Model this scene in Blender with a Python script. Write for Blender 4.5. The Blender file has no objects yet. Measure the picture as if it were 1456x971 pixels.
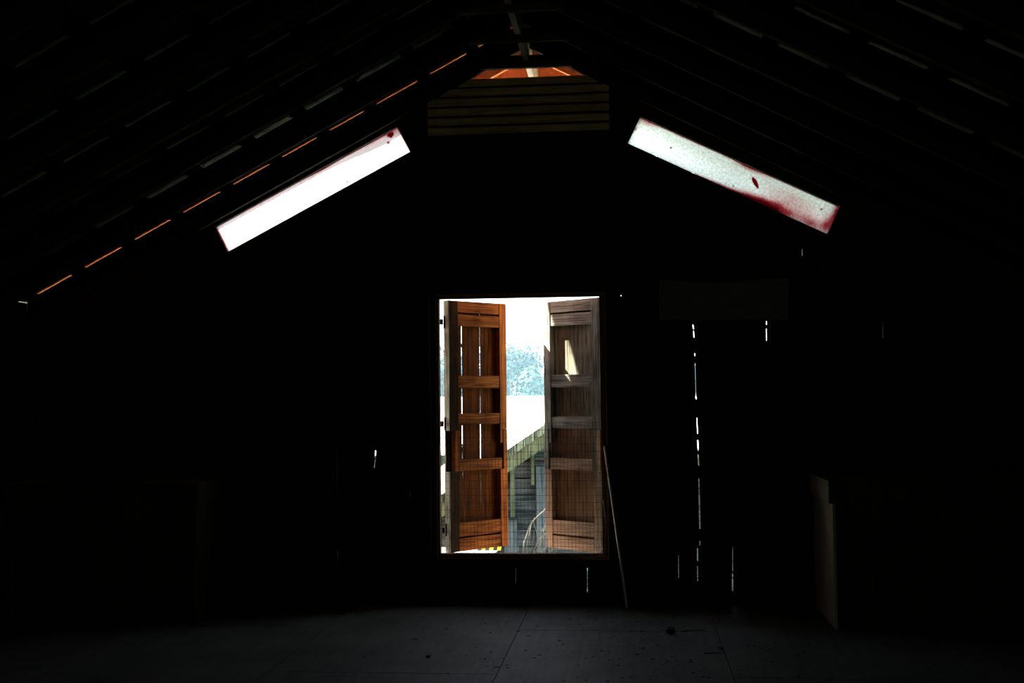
import bpy, bmesh, math, random
from mathutils import Vector, Matrix
random.seed(7)
S = bpy.context.scene
C = S.collection

# ------------------------------------------------------------------ measurements (metres)
AL = 0.4798                      # roof pitch
XC = -0.0344                     # ridge line
YW = 8.287                       # inner face of the gable wall
ZA = 3.917                       # where the rafters' lower edges would meet
SP = 0.6055                      # rafter spacing
RD = 0.163                       # rafter depth
HALF = 3.70                      # half width of the loft
Y_BACK = -3.0
TA, CA, SA = math.tan(AL), math.cos(AL), math.sin(AL)
GROUND = -3.0

# ------------------------------------------------------------------ materials
def new_mat(name):
    m = bpy.data.materials.new(name); m.use_nodes = True
    nt = m.node_tree; nt.nodes.clear()
    out = nt.nodes.new('ShaderNodeOutputMaterial')
    return m, nt, out

def wood(name, dark, light, axis='Z', rough=0.85, scale=1.0, knots=True, bump=0.25, contrast=(0.36, 0.66)):
    m, nt, out = new_mat(name)
    N = nt.nodes.new; L = nt.links.new
    tc = N('ShaderNodeTexCoord'); mp = N('ShaderNodeMapping')
    s = [46 * scale] * 3; s['XYZ'.index(axis)] = 1.6 * scale
    mp.inputs['Scale'].default_value = s
    L(tc.outputs['Object'], mp.inputs['Vector'])
    n1 = N('ShaderNodeTexNoise'); n1.inputs['Scale'].default_value = 1.0; n1.inputs['Detail'].default_value = 6
    n1.inputs['Distortion'].default_value = 1.6; n1.inputs['Roughness'].default_value = .6
    L(mp.outputs['Vector'], n1.inputs['Vector'])
    n2 = N('ShaderNodeTexNoise'); n2.inputs['Scale'].default_value = 5.0 * scale; n2.inputs['Detail'].default_value = 3
    L(tc.outputs['Object'], n2.inputs['Vector'])
    mx = N('ShaderNodeMath'); mx.operation = 'ADD'
    m2 = N('ShaderNodeMath'); m2.operation = 'MULTIPLY'; m2.inputs[1].default_value = 0.45
    L(n2.outputs['Fac'], m2.inputs[0]); L(n1.outputs['Fac'], mx.inputs[0]); L(m2.outputs[0], mx.inputs[1])
    m3 = N('ShaderNodeMath'); m3.operation = 'SUBTRACT'; m3.inputs[1].default_value = 0.225
    L(mx.outputs[0], m3.inputs[0])
    cr = N('ShaderNodeValToRGB')
    cr.color_ramp.elements[0].position = contrast[0]; cr.color_ramp.elements[0].color = (*dark, 1)
    cr.color_ramp.elements[1].position = contrast[1]; cr.color_ramp.elements[1].color = (*light, 1)
    L(m3.outputs[0], cr.inputs['Fac'])
    b = N('ShaderNodeBsdfPrincipled'); b.inputs['Roughness'].default_value = rough
    b.inputs['Specular IOR Level'].default_value = 0.06
    L(cr.outputs['Color'], b.inputs['Base Color'])
    if bump:
        bp = N('ShaderNodeBump'); bp.inputs['Strength'].default_value = bump; bp.inputs['Distance'].default_value = 0.004
        L(n1.outputs['Fac'], bp.inputs['Height']); L(bp.outputs['Normal'], b.inputs['Normal'])
    L(b.outputs['BSDF'], out.inputs['Surface'])
    return m

def plain(name, col, rough=0.6, metal=0.0, var=0.25, scale=14.0, spec=0.3):
    m, nt, out = new_mat(name)
    N = nt.nodes.new; L = nt.links.new
    tc = N('ShaderNodeTexCoord')
    n = N('ShaderNodeTexNoise'); n.inputs['Scale'].default_value = scale; n.inputs['Detail'].default_value = 5
    L(tc.outputs['Object'], n.inputs['Vector'])
    cr = N('ShaderNodeValToRGB')
    cr.color_ramp.elements[0].position = 0.3; cr.color_ramp.elements[1].position = 0.7
    cr.color_ramp.elements[0].color = (*[c * (1 - var) for c in col], 1)
    cr.color_ramp.elements[1].color = (*[min(1, c * (1 + var)) for c in col], 1)
    L(n.outputs['Fac'], cr.inputs['Fac'])
    b = N('ShaderNodeBsdfPrincipled'); b.inputs['Roughness'].default_value = rough
    b.inputs['Metallic'].default_value = metal; b.inputs['Specular IOR Level'].default_value = spec
    L(cr.outputs['Color'], b.inputs['Base Color']); L(b.outputs['BSDF'], out.inputs['Surface'])
    return m

def floor_mat():
    m, nt, out = new_mat('worn grey plywood floor')
    N = nt.nodes.new; L = nt.links.new
    tc = N('ShaderNodeTexCoord')
    n = N('ShaderNodeTexNoise'); n.inputs['Scale'].default_value = 2.2; n.inputs['Detail'].default_value = 8; n.inputs['Roughness'].default_value = 0.65
    mp = N('ShaderNodeMapping'); mp.inputs['Scale'].default_value = (30, 2.0, 1)
    g = N('ShaderNodeTexNoise'); g.inputs['Scale'].default_value = 1.0; g.inputs['Detail'].default_value = 4
    L(tc.outputs['Object'], n.inputs['Vector']); L(tc.outputs['Object'], mp.inputs['Vector']); L(mp.outputs['Vector'], g.inputs['Vector'])
    a = N('ShaderNodeMath'); a.operation = 'MULTIPLY_ADD'; a.inputs[1].default_value = 0.5
    L(g.outputs['Fac'], a.inputs[0]); L(n.outputs['Fac'], a.inputs[2])
    cr = N('ShaderNodeValToRGB')
    cr.color_ramp.elements[0].position = 0.5; cr.color_ramp.elements[0].color = (0.045, 0.050, 0.044, 1)
    cr.color_ramp.elements[1].position = 0.95; cr.color_ramp.elements[1].color = (0.10, 0.108, 0.092, 1)
    L(a.outputs[0], cr.inputs['Fac'])
    # small dark specks of dirt with a shape of their own
    v = N('ShaderNodeTexVoronoi'); v.inputs['Scale'].default_value = 9.0
    L(tc.outputs['Object'], v.inputs['Vector'])
    c2 = N('ShaderNodeValToRGB'); c2.color_ramp.elements[0].position = 0.05; c2.color_ramp.elements[0].color = (0.25, 0.25, 0.25, 1)
    c2.color_ramp.elements[1].position = 0.10; c2.color_ramp.elements[1].color = (1, 1, 1, 1)
    L(v.outputs['Distance'], c2.inputs['Fac'])
    mu = N('ShaderNodeMixRGB'); mu.blend_type = 'MULTIPLY'; mu.inputs['Fac'].default_value = 1
    L(cr.outputs['Color'], mu.inputs['Color1']); L(c2.outputs['Color'], mu.inputs['Color2'])
    b = N('ShaderNodeBsdfPrincipled'); b.inputs['Roughness'].default_value = 0.70; b.inputs['Specular IOR Level'].default_value = 0.15
    L(mu.outputs['Color'], b.inputs['Base Color']); L(b.outputs['BSDF'], out.inputs['Surface'])
    return m

def panel_mat(name, trans, stain_pts, edge_noise, seed, band=None, mott=.72, grad=0):
    """Translucent sheet in its own u,v (UV map 'uv', metres).  Red paint has crept over it along edges and in blots."""
    m, nt, out = new_mat(name)
    N = nt.nodes.new; L = nt.links.new
    uv = N('ShaderNodeUVMap'); uv.uv_map = 'uv'
    sep = N('ShaderNodeSeparateXYZ'); L(uv.outputs['UV'], sep.inputs[0])
    def math_(op, a, b=None, c=None):
        n = N('ShaderNodeMath'); n.operation = op
        for i, v in enumerate((a, b, c)):
            if v is None: continue
            if isinstance(v, (int, float)): n.inputs[i].default_value = v
            else: L(v, n.inputs[i])
        return n.outputs[0]
    no = N('ShaderNodeTexNoise'); no.inputs['Scale'].default_value = 9.0; no.inputs['Detail'].default_value = 9
    no.inputs['Roughness'].default_value = 0.7
    mp = N('ShaderNodeMapping'); mp.inputs['Location'].default_value = (seed, seed * 1.7, 0)
    L(uv.outputs['UV'], mp.inputs['Vector']); L(mp.outputs['Vector'], no.inputs['Vector'])
    fine = N('ShaderNodeTexNoise'); fine.inputs['Scale'].default_value = 170; fine.inputs['Detail'].default_value = 3
    L(mp.outputs['Vector'], fine.inputs['Vector'])
    total = None
    for (pu, pv, ru, rv, k) in stain_pts:          # soft ellipses
        du = math_('DIVIDE', math_('SUBTRACT', sep.outputs[0], pu), ru)
        dv = math_('DIVIDE', math_('SUBTRACT', sep.outputs[1], pv), rv)
        d2 = math_('ADD', math_('MULTIPLY', du, du), math_('MULTIPLY', dv, dv))
        e = math_('MULTIPLY', math_('EXPONENT', math_('MULTIPLY', d2, -1.0)), k)
        total = e if total is None else math_('ADD', total, e)
    # noise roughens the stain's outline
    t = math_('MULTIPLY', total, math_('ADD', math_('MULTIPLY', no.outputs['Fac'], edge_noise), 1 - edge_noise * 0.5))
    t = math_('ADD', t, math_('MULTIPLY', math_('SUBTRACT', fine.outputs['Fac'], 0.5), math_('MULTIPLY', t, 0.9)))
    cr = N('ShaderNodeValToRGB')
    cr.color_ramp.elements[0].position = 0.06; cr.color_ramp.elements[0].color = (*trans, 1)
    cr.color_ramp.elements[1].position = 1.0; cr.color_ramp.elements[1].color = (0.03, 0.0005, 0.001, 1)
    e1 = cr.color_ramp.elements.new(0.30); e1.color = (trans[0] * .78, trans[1] * .50, trans[2] * .50, 1)
    e2 = cr.color_ramp.elements.new(0.62); e2.color = (trans[0] * .40, trans[1] * .035, trans[2] * .045, 1)
    L(t, cr.inputs['Fac'])
    # fibre mottling of the sheet itself
    fm = N('ShaderNodeValToRGB'); fm.color_ramp.elements[0].position = 0.32; fm.color_ramp.elements[1].position = 0.72
    fm.color_ramp.elements[0].color = (mott, mott, mott, 1); fm.color_ramp.elements[1].color = (1, 1, 1, 1)
    f3 = N('ShaderNodeTexNoise'); f3.inputs['Scale'].default_value = 60; f3.inputs['Detail'].default_value = 6
    L(mp.outputs['Vector'], f3.inputs['Vector']); L(f3.outputs['Fac'], fm.inputs['Fac'])
    mu = N('ShaderNodeMixRGB'); mu.blend_type = 'MULTIPLY'; mu.inputs['Fac'].default_value = 1
    L(cr.outputs['Color'], mu.inputs['Color1']); L(fm.outputs['Color'], mu.inputs['Color2'])
    if band:                                     # soffit shading put into the colour, lilac along the upper edge
        q = math_('DIVIDE', math_('SUBTRACT', sep.outputs[0], .12), .28)
        wdt = math_('ADD', math_('MULTIPLY', math_('EXPONENT', math_('MULTIPLY', math_('MULTIPLY', q, q), -1.0)), .04), band[0])
        wdt = math_('ADD', wdt, math_('MULTIPLY', math_('SUBTRACT', no.outputs['Fac'], .5), .02))
        e = math_('ADD', math_('MULTIPLY', math_('SUBTRACT', fine.outputs['Fac'], .5), .02), sep.outputs[1])
        fac = math_('MULTIPLY', math_('SUBTRACT', wdt, e), 120.0); fac.node.use_clamp = True
        m2 = N('ShaderNodeMixRGB'); m2.blend_type = 'MULTIPLY'; L(fac, m2.inputs['Fac'])
        m2.inputs['Color2'].default_value = (*band[1], 1); L(mu.outputs['Color'], m2.inputs['Color1']); mu = m2
    if grad:                                     # colour scales up towards the sheet's inner lower end
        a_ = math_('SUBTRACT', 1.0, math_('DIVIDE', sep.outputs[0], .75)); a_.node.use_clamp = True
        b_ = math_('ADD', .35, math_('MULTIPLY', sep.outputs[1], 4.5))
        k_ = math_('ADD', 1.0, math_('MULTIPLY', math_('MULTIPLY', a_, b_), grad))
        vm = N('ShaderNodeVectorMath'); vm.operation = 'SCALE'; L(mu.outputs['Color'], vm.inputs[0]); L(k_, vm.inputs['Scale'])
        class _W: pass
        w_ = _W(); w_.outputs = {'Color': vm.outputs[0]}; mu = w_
    tr = N('ShaderNodeBsdfTranslucent'); L(mu.outputs['Color'], tr.inputs['Color'])
    tp = N('ShaderNodeBsdfTransparent'); L(mu.outputs['Color'], tp.inputs['Color'])
    mix = N('ShaderNodeMixShader'); mix.inputs['Fac'].default_value = 0.05
    L(tr.outputs[0], mix.inputs[1]); L(tp.outputs[0], mix.inputs[2])
    L(mix.outputs[0], out.inputs['Surface'])
    return m

M = dict(
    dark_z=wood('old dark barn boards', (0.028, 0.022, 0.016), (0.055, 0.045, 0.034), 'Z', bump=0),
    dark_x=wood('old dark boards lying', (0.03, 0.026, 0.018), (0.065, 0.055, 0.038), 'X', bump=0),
    frame=wood('door frame timber', (0.16, 0.07, 0.03), (0.34, 0.16, 0.07), 'Z'),
    bead=plain('frame edge highlight', (0.80, 0.44, 0.20), .7),
    red=wood('red painted siding', (0.28, 0.14, 0.10), (0.42, 0.22, 0.16), 'Z', bump=0),
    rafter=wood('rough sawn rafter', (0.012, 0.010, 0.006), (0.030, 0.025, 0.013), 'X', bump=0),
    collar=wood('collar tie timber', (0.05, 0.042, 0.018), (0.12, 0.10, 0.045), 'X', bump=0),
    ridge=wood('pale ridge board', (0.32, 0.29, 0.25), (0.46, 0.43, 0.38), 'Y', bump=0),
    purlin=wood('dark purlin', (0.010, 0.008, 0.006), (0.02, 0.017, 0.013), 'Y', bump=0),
    floor=floor_mat(),
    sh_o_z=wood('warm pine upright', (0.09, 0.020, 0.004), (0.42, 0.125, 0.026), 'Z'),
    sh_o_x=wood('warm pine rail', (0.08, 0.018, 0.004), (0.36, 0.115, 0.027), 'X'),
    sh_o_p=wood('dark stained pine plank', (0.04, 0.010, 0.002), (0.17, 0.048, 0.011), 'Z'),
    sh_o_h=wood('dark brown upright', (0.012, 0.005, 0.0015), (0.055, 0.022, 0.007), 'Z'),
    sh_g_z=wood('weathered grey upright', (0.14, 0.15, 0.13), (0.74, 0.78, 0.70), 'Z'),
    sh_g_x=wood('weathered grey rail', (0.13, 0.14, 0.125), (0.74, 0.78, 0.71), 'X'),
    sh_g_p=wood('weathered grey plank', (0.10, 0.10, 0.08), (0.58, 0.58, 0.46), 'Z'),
    sh_t_z=wood('bounce-tinted upright', (0.36, 0.26, 0.18), (0.90, 0.74, 0.58), 'Z'),  # lower right shutter: warm bounce glow put into the wood colour
    sh_t_x=wood('bounce-tinted rail', (0.34, 0.24, 0.17), (0.90, 0.72, 0.56), 'X'),
    sh_t_p=wood('bounce-tinted plank', (0.14, 0.085, 0.045), (0.56, 0.38, 0.24), 'Z'),
    iron=plain('black hinge iron', (0.015, 0.014, 0.013), 0.55, 0.6),
    wire=plain('dull wire', (0.02, 0.02, 0.019), 0.7, 0.2),
    galv=plain('shiny loose wire', (0.55, 0.57, 0.58), 0.35, 0.5),
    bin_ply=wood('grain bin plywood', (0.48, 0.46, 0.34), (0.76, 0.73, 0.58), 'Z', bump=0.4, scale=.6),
    bin_dark=wood('shaded bin boards', (0.05, 0.045, 0.03), (0.09, 0.082, 0.058), 'Z', bump=0, scale=.6),  # bin wood with shade put into its colour, for fronts and left bin
    board=plain('faded olive board', (0.20, 0.22, 0.10), 0.8, var=.12),
    bare=wood('lit plank edge', (0.62, 0.56, 0.48), (0.85, 0.80, 0.70), 'Z', bump=0),
    metal_under=plain('underside of roof sheet', (0.14, 0.185, 0.115), 0.85, 0.0, var=.2, spec=.1),
    white_metal=plain('white metal roofing', (0.80, 0.82, 0.84), 0.45, 0.0, var=.03),
    siding=wood('blue grey weathered siding', (0.012, 0.018, 0.019), (0.085, 0.105, 0.110), 'X', scale=.5, bump=0),
    siding_z=wood('blue grey trim', (0.03, 0.045, 0.05), (0.10, 0.125, 0.135), 'Z', scale=.5, bump=0),
    moss=wood('mossy fascia', (0.028, 0.038, 0.020), (0.145, 0.160, 0.095), 'Z', scale=.45, bump=0),
    moss_dark=wood('streaked mossy trim', (0.012, 0.018, 0.010), (0.17, 0.20, 0.14), 'Z', scale=.6, bump=0, contrast=(.42, .6)),
    moss_z=wood('mossy post', (0.04, 0.055, 0.03), (0.12, 0.15, 0.10), 'Z', scale=.5, bump=0),
    vine=plain('dry vine stem', (0.12, 0.12, 0.095), 0.8, var=.35),
    hood=wood('orange red soffit boards', (0.48, 0.13, 0.05), (0.66, 0.25, 0.10), 'Y', bump=0),
    shrub=plain('shrub leaves', (0.03, 0.09, 0.045), 0.8, var=.4, scale=5),
    slat=wood('slat boards', (0.42, 0.33, 0.14), (0.80, 0.66, 0.32), 'X', bump=0),
    leaf=plain('tree leaves', (0.045, 0.125, 0.115), 0.6, var=.5, scale=.5),
    bark=plain('tree bark', (0.12, 0.09, 0.07), 0.9),
    grass=plain('meadow grass', (0.36, 0.42, 0.26), 0.9, var=.3, scale=2),
    yellow=plain('yellow paint', (0.75, 0.62, 0.05), 0.5, var=.1),
    black=plain('black paint', (0.02, 0.02, 0.02), 0.5),
    dirt=plain('dry litter', (0.018, 0.015, 0.012), 0.95),
)
M['pane_l'] = panel_mat('translucent sheet, left', (0.98, 0.97, 1.0),
    [(.75, -.004, 1.3, .0085, 1.5), (.62, -.002, .10, .014, 1.0), (.35, -.003, .22, .010, .9),
     (.05, .02, .05, .030, .35), (0.0, .08, .006, .12, .55), (1.517, .10, .009, .14, .9), (.16, .0, .14, .02, .45)], 1.0, 3.1,
    band=(.034, (.36, .33, .38)), mott=.8)
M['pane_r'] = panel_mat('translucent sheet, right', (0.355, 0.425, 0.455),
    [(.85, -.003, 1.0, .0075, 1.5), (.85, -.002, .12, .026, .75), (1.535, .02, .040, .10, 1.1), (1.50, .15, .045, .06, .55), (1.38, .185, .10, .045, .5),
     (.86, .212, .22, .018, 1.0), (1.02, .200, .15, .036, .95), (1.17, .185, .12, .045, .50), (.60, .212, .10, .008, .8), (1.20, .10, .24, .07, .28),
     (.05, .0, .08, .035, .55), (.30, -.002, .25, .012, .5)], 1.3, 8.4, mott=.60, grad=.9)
m_, nt_, out_ = new_mat('dark red blot')
tb = nt_.nodes.new('ShaderNodeBsdfTranslucent'); tb.inputs['Color'].default_value = (.42, .035, .045, 1)
nt_.links.new(tb.outputs[0], out_.inputs['Surface']); M['drop'] = m_

# ------------------------------------------------------------------ mesh building
class MB:
    def __init__(s): s.v = []; s.f = []; s.mi = []
    def add(s, vs, fs, mi=0):
        o = len(s.v); s.v += [tuple(v) for v in vs]; s.f += [tuple(i + o for i in f) for f in fs]; s.mi += [mi] * len(fs)
        return s
    def box(s, a, b, mi=0, mat=None, taper=None):
        x0, y0, z0 = a; x1, y1, z1 = b
        vs = [Vector(p) for p in ((x0, y0, z0), (x1, y0, z0), (x1, y1, z0), (x0, y1, z0), (x0, y0, z1), (x1, y0, z1), (x1, y1, z1), (x0, y1, z1))]
        if mat: vs = [mat @ v for v in vs]
        return s.add(vs, [(0, 3, 2, 1), (4, 5, 6, 7), (0, 1, 5, 4), (1, 2, 6, 5), (2, 3, 7, 6), (3, 0, 4, 7)], mi)
    def prism(s, pts, y0, y1, mi=0):            # polygon in x,z extruded along y
        n = len(pts)
        vs = [(x, y0, z) for x, z in pts] + [(x, y1, z) for x, z in pts]
        fs = [tuple(range(n)), tuple(range(2 * n - 1, n - 1, -1))] + [(i, i + n, (i + 1) % n + n, (i + 1) % n) for i in range(n)]
        return s.add(vs, fs, mi)
    def tube(s, pts, r, n=6, mi=0, r1=None):
        pts = [Vector(p) for p in pts]; o = len(s.v); k = len(pts)
        up = Vector((0.13, 0.31, 0.94)).normalized()
        for i, p in enumerate(pts):
            d = (pts[min(i + 1, k - 1)] - pts[max(i - 1, 0)]).normalized()
            a = d.cross(up)
            if a.length < 1e-3: a = d.cross(Vector((1, 0, 0)))
            a.normalize(); b = d.cross(a)
            rr = r if r1 is None else r + (r1 - r) * i / (k - 1)
            for j in range(n):
                t = 2 * math.pi * j / n
                s.v.append(tuple(p + a * (rr * math.cos(t)) + b * (rr * math.sin(t))))
        for i in range(k - 1):
            for j in range(n):
                s.f.append((o + i * n + j, o + i * n + (j + 1) % n, o + (i + 1) * n + (j + 1) % n, o + (i + 1) * n + j)); s.mi.append(mi)
        s.f.append(tuple(o + j for j in range(n))[::-1]); s.mi.append(mi)
        s.f.append(tuple(o + (k - 1) * n + j for j in range(n))); s.mi.append(mi)
        return s
    def build(s, name, mats, parent=None, bevel=0):
        me = bpy.data.meshes.new(name); me.from_pydata(s.v, [], s.f)
        for m in (mats if isinstance(mats, (list, tuple)) else [mats]): me.materials.append(m)
        for p, i in zip(me.polygons, s.mi): p.material_index = i
        bm = bmesh.new(); bm.from_mesh(me); bmesh.ops.recalc_face_normals(bm, faces=bm.faces); bm.to_mesh(me); bm.free()
        o = bpy.data.objects.new(name, me); C.objects.link(o)
        if parent: o.parent = parent
        if bevel:
            b = o.modifiers.new('edges', 'BEVEL'); b.width = bevel; b.segments = 2; b.limit_method = 'ANGLE'
        return o

def tag(o, label, cat, group=None, kind=None):
    o['label'] = label; o['category'] = cat
    if group: o['group'] = group
    if kind: o['kind'] = kind
    return o
def struct(o, label=None):
    o['kind'] = 'structure'
    if label: o['label'] = label
    return o
def empty(name, loc=(0, 0, 0), rz=0):
    o = bpy.data.objects.new(name, None); C.objects.link(o); o.location = loc; o.rotation_euler = (0, 0, rz)
    o.empty_display_size = .1
    return o
def plate(name, outline, holes, y0, y1, mats, parent=None):
    """Flat board-built wall: outline and holes in x,z, filled and given thickness."""
    cu = bpy.data.curves.new(name + ' outline', 'CURVE'); cu.dimensions = '2D'; cu.fill_mode = 'BOTH'; cu.extrude = (y1 - y0) / 2
    for poly in [outline] + holes:
        sp = cu.splines.new('POLY'); sp.points.add(len(poly) - 1)
        for p, (x, z) in zip(sp.points, poly): p.co = (x, z, 0, 1)
        sp.use_cyclic_u = True
    t = bpy.data.objects.new('outline', cu); C.objects.link(t)
    me = bpy.data.meshes.new_from_object(t.evaluated_get(bpy.context.evaluated_depsgraph_get()))
    bpy.data.objects.remove(t); bpy.data.curves.remove(cu)
    mid = (y0 + y1) / 2
    for v in me.vertices: v.co = (v.co.x, mid - v.co.z, v.co.y)
    me.name = name; me.materials.clear()
    for m in mats: me.materials.append(m)
    for p in me.polygons: p.material_index = (1 if len(mats) > 1 and p.center.y > mid + 1e-4 else 0)
    o = bpy.data.objects.new(name, me); C.objects.link(o)
    if parent: o.parent = parent
    return o
ORD = ['first', 'second', 'third', 'fourth', 'fifth', 'sixth', 'seventh', 'eighth', 'ninth', 'tenth', 'eleventh', 'twelfth',
       'thirteenth', 'fourteenth', 'fifteenth', 'sixteenth', 'seventeenth', 'eighteenth', 'nineteenth', 'twentieth']

def roof_z(x, rel=0.0): return ZA - abs(x - XC) * TA + rel

# ------------------------------------------------------------------ room shell
XL, XR = XC - HALF, XC + HALF
PANELS = {'L': (-0.984, 3.3962, .4735, 1.5169, .2097, -1), 'R': (.7585, 3.4087, .4613, 1.5214, .2094, 1)}
def panel_quad(k, grow=0.0):
    x, z, a, Ln, w, s = PANELS[k]
    d = Vector((s * math.cos(a), -math.sin(a))); n = Vector((-s * math.sin(a), -math.cos(a)))
    A = Vector((x, z)) - d * grow - n * grow
    return [tuple(A), tuple(A + d * (Ln + 2 * grow)), tuple(A + d * (Ln + 2 * grow) + n * (w + 2 * grow)), tuple(A + n * (w + 2 * grow))]
DX0, DX1, DZ0, DZ1 = -0.690, 0.449, 0.345, 2.145     # hay door opening

def slit(xa, za, xb, zb, w):
    return [(xa - w / 2, za), (xa + w / 2, za), (xb + w / 2, zb), (xb - w / 2, zb)]
SL = [(1.100, 1.935, 1.104, 1.903, .007), (1.104, 1.892, 1.106, 1.845, .006), (1.109, 1.735, 1.110, 1.715, .005), (1.110, 1.665, 1.112, 1.440, .0035),
      (1.112, 1.435, 1.114, 1.415, .008), (1.116, 1.285, 1.119, 1.175, .0045), (1.119, 1.130, 1.121, 1.055, .008), (1.120, 1.03, 1.122, .955, .008),
      (1.121, .865, 1.122, .800, .008), (1.122, .790, 1.123, .520, .0095), (1.121, .435, 1.121, .405, .007), (1.104, .385, 1.103, .295, .0085),
      (1.102, .262, 1.101, .160, .0075), (1.606, 1.952, 1.605, 1.925, .006), (1.604, 1.90, 1.603, 1.815, .005), (2.392, 1.934, 2.389, 1.823, .0035),
      (1.344, .395, 1.341, .225, .004), (1.340, .215, 1.338, .092, .0085), (.973, .336, .971, .180, .0045), (.341, .246, .339, .076, .0045),
      (-1.159, 1.072, -1.161, 1.02, .011), (-1.161, 1.010, -1.168, .950, .008), (-1.436, 1.077, -1.437, .717, .0018), (-1.436, .36, -1.437, .2, .0018),
      (-.908, .785, -.908, .730, .003), (-.161, .244, -.162, .137, .0025), (.603, 2.151, .603, 2.144, .006), (3.014, .877, 3.014, .870, .006),
      (1.859, 2.45, 1.858, 2.40, .003)]
TOPREL = 0.05
TRUNC = 3.722
xt = (ZA + TOPREL - TRUNC) / TA
wall_outline = [(XL, GROUND), (XR, GROUND), (XR, roof_z(XR, TOPREL)), (XC + xt, TRUNC), (XC - xt, TRUNC), (XL, roof_z(XL, TOPREL))]
holes = [[(DX0, DZ0), (DX1, DZ0), (DX1, DZ1), (DX0, DZ1)], panel_quad('L', -.004), panel_quad('R', -.004)] + [slit(*s) for s in SL]
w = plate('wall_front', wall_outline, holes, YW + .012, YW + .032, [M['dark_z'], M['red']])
struct(w, 'dark gable wall of vertical boards with light leaking through the cracks')
# side and back walls
for nm, x0, x1 in (('wall_left', XL - .03, XL), ('wall_right', XR, XR + .03)):
    zt = roof_z(XL, 0) - .0
    struct(MB().box((x0, Y_BACK, GROUND), (x1, YW + .03, zt + .175)).build(nm, M['dark_z']))
struct(plate('wall_back', [(XL, GROUND), (XR, GROUND), (XR, roof_z(XR, .12)), (XC, ZA + .12), (XL, roof_z(XL, .12))],
             [[(-.38, 2.50), (.34, 2.50), (.34, 3.20), (-.38, 3.20)]], Y_BACK - .03, Y_BACK, [M['dark_z']]))  # unseen opening added to send faint fill light forward
# plywood floor: sheets 1.2 x 2.4 m, staggered, on one deck
mb = MB(); mb.box((XL, Y_BACK, -.06), (XR, YW + .012, -.022))
xj = [-.0536 + 1.2164 * k for k in range(-4, 5)]
for i, x in enumerate(xj[:-1]):
    a, b = max(x, XL) , min(xj[i + 1], XR)
    if b <= a: continue
    y0 = {3: 6.175, 4: 7.351}.get(i, 6.175 if i % 2 else 7.351)
    ys = [Y_BACK] + sorted(y0 - 2.44 * k for k in range(0, 5) if y0 - 2.44 * k > Y_BACK) + [YW + .012]
    for c, d in zip(ys[:-1], ys[1:]):
        mb.box((a + .0022, c + .0028, -.022), (b - .0022, d - .0028, 0))
struct(mb.build('floor', M['floor']), 'dusty grey plywood sheet floor with dark joints')

# ------------------------------------------------------------------ roof: sheet metal, purlins, rafters
MREL = (RD + .022) / CA        # metal underside above the rafters' lower edge
Y_EAVE = 9.05
def slope_pt(side, t, rel):     # t metres down the slope from the ridge
    return (XC + side * t * CA, ZA - t * SA + rel)
for side, nm in ((-1, 'ceiling'), (1, 'ceiling')):
    Ls = (HALF + .35) / CA
    a = slope_pt(side, 0, MREL); b = slope_pt(side, Ls, MREL)
    m_ = MB()
    NC = 60                      # shallow ribs pressed in the sheet
    y0, y1 = Y_BACK - .3, Y_EAVE
    m_.prism([a, b, (b[0], b[1] + .012), (a[0], a[1] + .012)], y0, y1)
    for k in range(NC):
        yy = y0 + (k + .5) * (y1 - y0) / NC
        m_.prism([(a[0], a[1] + .012), (b[0], b[1] + .012), (b[0], b[1] + .03), (a[0], a[1] + .03)], yy - .02, yy + .02)
    o = m_.build(nm, M['metal_under']); struct(o, 'sheet metal underside of the %s roof slope between dark purlins' % ('left' if side < 0 else 'right'))
T_P = [.055, .44, .835, 1.2745, 1.662, 2.054, 2.466, 2.885, 3.297, 3.72, 4.13]
for side in (-1, 1):
    for k, t in enumerate(T_P):
        if t > HALF / CA + .1: continue
        lo = RD / CA + .0008
        mb = MB(); c0 = slope_pt(side, t - .045, lo); c1 = slope_pt(side, t + .045, lo)
        mb.prism([c0, c1, (c1[0], c1[1] + .0225), (c0[0], c0[1] + .0225)], Y_BACK, Y_EAVE - .01)
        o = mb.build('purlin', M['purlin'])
        tag(o, 'dark purlin on the %s roof slope, %s down from the ridge' % ('left' if side < 0 else 'right', ORD[k]), 'purlin', 'purlins under the roof sheets')

def truss(Y, name='roof_truss', collar=True, mat=None, th=.038, d=RD, rel=0.0):
    r = empty(name, (XC, Y, 0))
    Lr = HALF / CA - .02
    for side in (-1, 1):
        pts = [(0, ZA + rel), (side * Lr * CA, ZA - Lr * SA + rel), (side * Lr * CA, ZA - Lr * SA + d / CA + rel), (0, ZA + d / CA + rel)]
        # stop the rafter against the ridge board
        pts[0] = (side * .021, pts[0][1] - .021 * TA); pts[3] = (side * .021, pts[3][1] - .021 * TA)
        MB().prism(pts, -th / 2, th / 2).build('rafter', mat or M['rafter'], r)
    if collar:
        z0, z1 = 3.757, 3.757 + .086
        h0 = (ZA + .012 - z0) / TA; h1 = (ZA + .012 - z1) / TA
        MB().prism([(-h0, z0), (h0, z0), (h1, z1), (-h1, z1)], -.057 , -.019 - .0005).build('collar_tie', mat or M['collar'], r)
    return r
ys = [8.21 - SP * k for k in range(0, 19)]
for k, Y in enumerate(ys):
    tag(truss(Y), 'roof truss of two rafters and a collar tie, %s back from the gable wall' % ORD[k], 'roof truss', 'roof trusses')
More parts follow.
